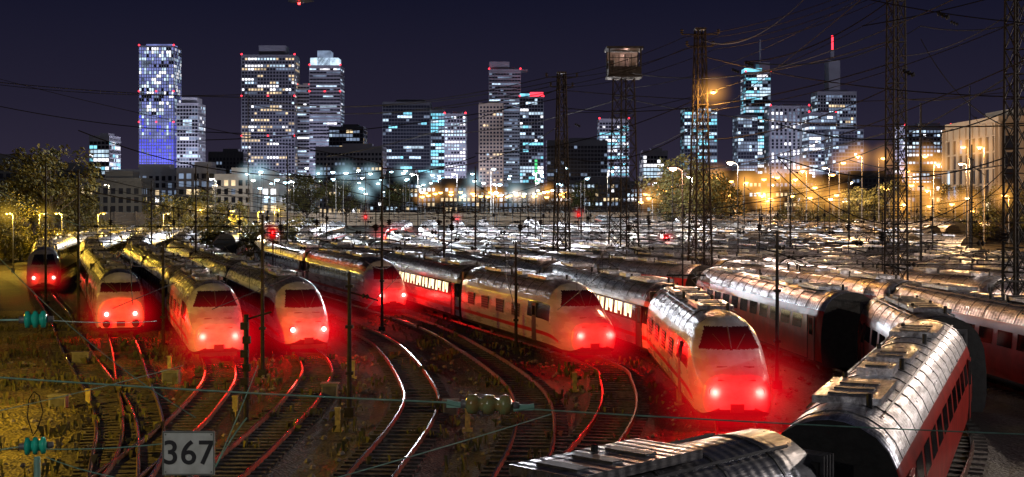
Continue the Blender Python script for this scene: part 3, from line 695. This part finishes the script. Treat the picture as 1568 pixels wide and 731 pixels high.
def tower(name,x0,x1,yt,wall='grey',lit=.45,mix=(('cool',3),('dim',3),('warm',1)),d=1500,depth=34,fh=3.9,bay=3.4,slab=.9,fin=.5,yaw=0.0,tops=(),warn=True,warnmid=(),rule=None):
    k=d/F; w=(x1-x0)*k; Hh=H+(HZ-yt)*k; cx=((x0+x1)/2-CX)*k
    rr=random.Random(int(x0*7+yt)); m=MB(); nfl=max(2,int(Hh/fh)); 
    m.box(0,0,Hh/2,w,depth,Hh,0,0,False)
    opts=[a for a,b in mix for _ in range(b)]
    sides=[((-w/2,-depth/2),(1,0),w,(0,-1)),((w/2,-depth/2),(0,1),depth,(1,0)),((-w/2,depth/2),(0,-1),depth,(-1,0)),((w/2,depth/2),(-1,0),w,(0,1))]
    for si,(o,dr,ln,nm) in enumerate(sides):
        nb=max(1,int(round(ln/bay))); bw=ln/nb
        for f in range(nfl):
            fl=rr.random(); p=lit*(.35 if fl<.4 else 1.0 if fl<.75 else 1.7); run=None
            for b in range(nb):
                if rr.random()<.45 or run is None: run=rr.random()<p; cm=rr.choice(opts)
                mt=cm if run else None
                if rule: 
                    q=rule(f/nfl,b/nb,rr); mt=q if q!='' else mt
                e=.06; za=f*fh+slab*.5+.25; zb=(f+1)*fh-slab*.5
                if zb>Hh-.3: continue
                a0=b*bw+fin*.5; a1=(b+1)*bw-fin*.5
                P=lambda t,z:(o[0]+dr[0]*t+nm[0]*e,o[1]+dr[1]*t+nm[1]*e,z)
                m.quad(P(a0,za),P(a1,za),P(a1,zb),P(a0,zb),1 if mt is None else 3+WK.index(mt))
        for b in range(nb+1):
            if fin>0: m.box(o[0]+dr[0]*b*bw+nm[0]*.1,o[1]+dr[1]*b*bw+nm[1]*.1,Hh/2,fin if dr[0] else .5,.5 if dr[0] else fin,Hh-.2,2,0,False)
    for f in range(1,nfl+1): m.box(0,0,f*fh,w+.9,depth+.9,slab,2)
    m.box(0,0,Hh+.6,w+.7,depth+.7,1.6,2); m.box(w*.1,0,Hh+2.5,w*.45,depth*.5,3,2)
    for (a,b,y,mt) in tops:
        h2=(yt-y)*k; xa=(a-(x0+x1)/2)*k; xb=(b-(x0+x1)/2)*k; m.box((xa+xb)/2,0,Hh+h2/2,xb-xa,depth*.7 if xb-xa>6 else xb-xa,h2,mt if isinstance(mt,int) else 3+WK.index(mt))
    ri=3+WK.index('red')
    if warn:
        for q in (-.5,.5): m.blob((q*w,-depth/2,Hh+2),1.2 if d>1000 else .4,ri)
    for yy in warnmid:
        for q in (-.5,0,.5): m.blob((q*w,-depth/2-1,H+(HZ-yy)*k),1.1,ri)
    return m.obj(name,[CON[wall],WD,CON[wall]]+[WM[q] for q in WK],None,(cx,d+depth/2,0),yaw)
cool=(('cool',3),('dim',4),('white',1)); warmx=(('warm',3),('cool',2),('dim',2)); wh=(('white',3),('cool',3),('dim',1))
def blue_rule(f,b,r):
    if f<.42: return 'blue' if r.random()<.93 else 'lav'
    if f<.56: return ('blue' if r.random()<.3 else 'lav') if r.random()<.85 else 'cool'
    return 'lav' if r.random()<.4 else ''
tower('office_tower',137,167,210,'white',.75,(('cyan',2),('cool',3),('white',2)),d=1200,warn=False)
tower('skyscraper',213,266,72,'grey',.85,(('dim',2),('cool',4),('white',3),('lav',2)),bay=2.8,slab=.55,fin=.8,rule=blue_rule,warnmid=(140,187),tops=((222,262,67,'lav'),))
tower('office_tower',271,303,160,'white',.35,cool,d=1450,tops=((276,300,149,2),),warn=False)
tower('skyscraper',370,451,86,'grey',.38,(('warm',4),('white',2),('dim',2),('cool',1)),bay=3.6,fin=1.1,slab=1.3,tops=((395,436,69,0),),warnmid=(147,208))
tower('skyscraper',474,521,102,'pale',.5,(('cool',2),('dim',4),('white',1)),bay=4,fin=.2,slab=1.9,tops=((474,517,88,'cool'),(485,505,77,'dim')),warnmid=(140,))
tower('office_tower',455,474,132,'pale',.45,cool,fin=.2,slab=1.8,d=1520)
tower('office_tower',504,556,196,'dark',.3,warmx,d=1300,warn=False)
tower('office_building',484,585,227,'pale',.5,(('warm',3),('white',1),('dim',4)),d=1050,warn=False,bay=3,fin=1.0,slab=1.6)
tower('skyscraper',586,658,158,'dark',.16,(('cyan',2),('cool',2),('dim',3)),tops=((606,650,152,0),),fin=.3,warn=False)
tower('office_tower',657,681,170,'dark',.75,(('cyan',3),('cool',2),('dim',2)),d=1520,warn=False)
tower('office_tower',681,713,176,'pale',.9,(('white',3),('cool',2),('dim',1)),d=1450,fin=1.0,slab=1.5)
tower('office_tower',734,770,160,'tan',.14,warmx,d=1400,fin=1.4,slab=1.6,warn=False)
tower('skyscraper',749,797,108,'pale',.4,(('cool',1),('dim',4)),tops=((749,780,94,2),(776,808,106,2)),fin=.3,slab=1.9,d=1560)
tower('office_tower',796,832,150,'grey',.55,(('cool',3),('white',1),('cyan',2),('dim',2)),tops=((812,832,141,'red'),(796,811,143,'cyan')),rule=lambda f,b,r:'green' if (.62<b<.72 and f<.42) else '')
tower('office_building',838,930,217,'grey',.2,(('dim',4),('cool',1)),d=1300,warn=False)
tower('office_tower',918,963,184,'pale',.8,(('white',2),('cool',3),('cyan',2)),slab=1.3)
tower('office_building',985,1022,233,'pale',.85,wh,d=1250,warn=False)
tower('skyscraper',1048,1098,166,'dark',.65,(('cyan',3),('cool',3),('dim',3)),warn=False)
tower('skyscraper',1142,1180,112,'grey',.6,(('cyan',3),('cool',3),('white',1),('dim',2)),tops=((1142,1168,104,'cyan'),(1164,1180,95,2),(1167,1169,58,0)),d=1580,fin=.3)
tower('office_tower',1130,1160,178,'dark',.55,(('cool',2),('dim',3)),d=1480,warn=False)
tower('skyscraper',1180,1239,164,'pale',.5,(('white',1),('dim',3)),d=1500,bay=5,fin=2.4,slab=.8)
tower('office_tower',1239,1280,174,'grey',.65,(('white',2),('cool',3),('dim',2)),d=1450)
tower('skyscraper',1252,1311,142,'pale',.5,(('warm',1),('cool',2),('dim',3)),d=1600,tops=((1271,1288,92,2),(1277,1282,74,2),(1278.6,1281,52,'red')),fin=.8,warn=False)
tower('office_tower',1275,1322,200,'dark',.25,(('cool',2),('dim',3)),d=1400,warn=False)
tower('office_tower',1386,1456,194,'pale',.5,(('dim',3),('cool',2),('white',1)),d=1300,fin=1.0,slab=1.5)
tower('warehouse',1530,1650,186,'tan',.1,warmx,d=330,warn=False,fh=4.2,depth=40,slab=.3,fin=2.4,bay=5)
i=0
for x0,x1,yt,d,wl,lt in((168,275,264,620,'white',.35),(225,285,268,700,'grey',.5),(272,330,262,560,'pale',.45),(330,385,272,520,'white',.5),(388,425,276,540,'white',.6),(428,478,282,560,'white',.4),(480,560,286,800,'pale',.5),(560,640,270,1000,'grey',.4),(640,735,282,900,'tan',.3),(735,850,290,820,'tan',.3),(850,990,280,1000,'grey',.3),(990,1060,275,900,'grey',.4),(1060,1180,270,900,'dark',.3),(1180,1260,275,900,'grey',.4),(1260,1380,270,950,'dark',.3),(1380,1530,283,800,'grey',.3),(20,135,262,600,'dark',.1),(-80,40,250,560,'dark',.05),(320,372,235,1100,'dark',.15),(120,215,278,500,'dark',.2)):
    tower('office_building' if i%3 else 'apartment_building',x0,x1,yt,wl,lt,(('white',1),('cool',2),('warm',3),('dim',3)),d=d,depth=18,fh=3.4,bay=3,warn=False,slab=.9,fin=1.2); i+=1
for i in range(9):
    lamp(0,1330,30,(.70,.70,1),760000,'city_fill_lamp',x=-480+i*135,er=.6,es=8,r=.4)  # added strong lamps, put in to brighten the tower facades
lamp(0,480,14,(1,.75,.45),9000,'city_fill_lamp',x=-110); lamp(0,440,14,(.9,.9,1),10000,'city_fill_lamp',x=-60); lamp(0,470,14,(1,.8,.5),9000,'city_fill_lamp',x=-145)
w=MB(); w.box(0,445,2.2,420,1.0,4.4,0)
for q in range(60): w.box(-205+q*7,444.3,2.4,.5,.5,4.6,0)
w.obj('retaining_wall',[CON['tan']])
# signals, cabinets, small posts
RS=emat('signal_red',(1,.03,.03),12,False)
def signal(px,d,h):
    e=empty('railway_signal',(at(px,d),d,0)); m=MB(); m.tube((0,0,0),(0,0,h),.07,6); m.box(0,-.05,h-.3,.55,.25,1.0,0); m.box(0,0,.2,.4,.4,.4,0)
    m.lathe((0,-.18,h-.2),(0,-1,0),[(0,.1),(.02,.09),(.03,.01)],10,1); m.box(0,-.25,h-.05,.24,.16,.03,0); m.tube((.25,.1,0),(.25,.1,h-.8),.02,4)
    m.obj('signal_body',[STEEL,RS],e); plight('signal_light',(0,-.45,h-.2),RED,200,.05,e); bloom((0,-.3,h-.2),'red',(1,.002,.010),.95,1.5,e,3.2)
for px,d,h in((418,125,6),(886,190,7),(700,215,6),(560,235,6),(1020,140,5)): signal(px,d,h)
cab=MB()
for px,py in((517,660),(135,628),(260,572),(716,660),(880,600),(1040,620),(360,640),(540,580)):
    d=gd(py); x=at(px,d); cab.box(x,d,.45,.2,.16,.8); cab.box(x,d,.88,.24,.2,.06); cab.box(x,d,.05,.4,.4,.1)
cab.obj('trackside_marker_posts',[pmat('marker_yellow',(.5,.42,.12),.6,0,(.25,.2,.08),6)])
for px,py,sx in((125,560,.9),(262,590,.8),(90,632,.7),(505,612,.7),(690,640,.6)):
    d=gd(py); m=MB(); m.box(at(px,d),d,.4,sx,.45,.6,0); m.box(at(px,d),d,.73,sx+.1,.55,.06,0); m.box(at(px,d),d-.235,.4,sx*.8,.02,.45,1); m.box(at(px,d),d,.05,sx+.2,.6,.1,1)
    m.obj('equipment_cabinet',[pmat('cabinet_grey',(.2,.2,.17),.6),TRIM])
m=MB(); x,d=at(377,52),52; m.tube((x,d,0),(x,d,4.4),.1,8); 
for q in range(6): m.box(x+.04*(-1)**q,d-.1,1.2+q*.55,.3,.25,.28)
m.tube((x,d,4.2),(x+1,d,4.5),.04,5); m.obj('trackside_post',[STEEL])
m=MB(); c=f3(458,2,700); m.lathe(c+Vector((-6,0,0)),(1,0,0),[(0,.2),(2,1),(10,1),(14,.2)],10); m.box(c.x,c.y,c.z,2.5,14,.3); m.box(c.x-5,c.y,c.z+1.5,1.5,.3,3); m.blob((c.x,c.y,c.z-1.2),.8,1); m.obj('aircraft',[GREY,RS])
# ------------------------------------------------------------ sky, moonlight, camera
w=bpy.data.worlds.new('World'); sc.world=w; w.use_nodes=True; N=w.node_tree.nodes; L=w.node_tree.links; bg=N['Background']
sk=N.new('ShaderNodeTexSky'); sk.sky_type='NISHITA'; sk.sun_disc=False; sk.sun_elevation=math.radians(-4); sk.sun_rotation=math.radians(200)
tc=N.new('ShaderNodeTexCoord'); sp=N.new('ShaderNodeSeparateXYZ'); L.new(tc.outputs['Generated'],sp.inputs[0])
rp=N.new('ShaderNodeValToRGB'); el=rp.color_ramp.elements; el[0].position=0; el[0].color=(.030,.024,.044,1); el[1].position=.30; el[1].color=(.0036,.0042,.0135,1)
q=el.new(.07); q.color=(.0165,.0142,.030,1); q=el.new(.15); q.color=(.0072,.0074,.0205,1)
L.new(sp.outputs['Z'],rp.inputs[0])
mx=N.new('ShaderNodeMix'); mx.data_type='RGBA'; mx.blend_type='ADD'; mx.inputs['Factor'].default_value=.01; L.new(rp.outputs[0],mx.inputs['A']); L.new(sk.outputs[0],mx.inputs['B'])
L.new(mx.outputs['Result'],bg.inputs['Color']); bg.inputs['Strength'].default_value=1.0
sl=bpy.data.lights.new('moon','SUN'); sl.energy=.06; sl.angle=math.radians(.5); sl.color=(.7,.75,1); so=bpy.data.objects.new('moon',sl); COL.objects.link(so); so.rotation_euler=(math.radians(50),0,math.radians(-25))
cam=bpy.data.cameras.new('camera'); co=bpy.data.objects.new('camera',cam); COL.objects.link(co); co.location=(0,0,H); co.rotation_euler=(math.pi/2,0,0)
cam.lens=F/1568*36; cam.sensor_width=36; cam.shift_y=(HZ-365.5)/1568; cam.clip_end=12000; cam.clip_start=.1; sc.camera=co
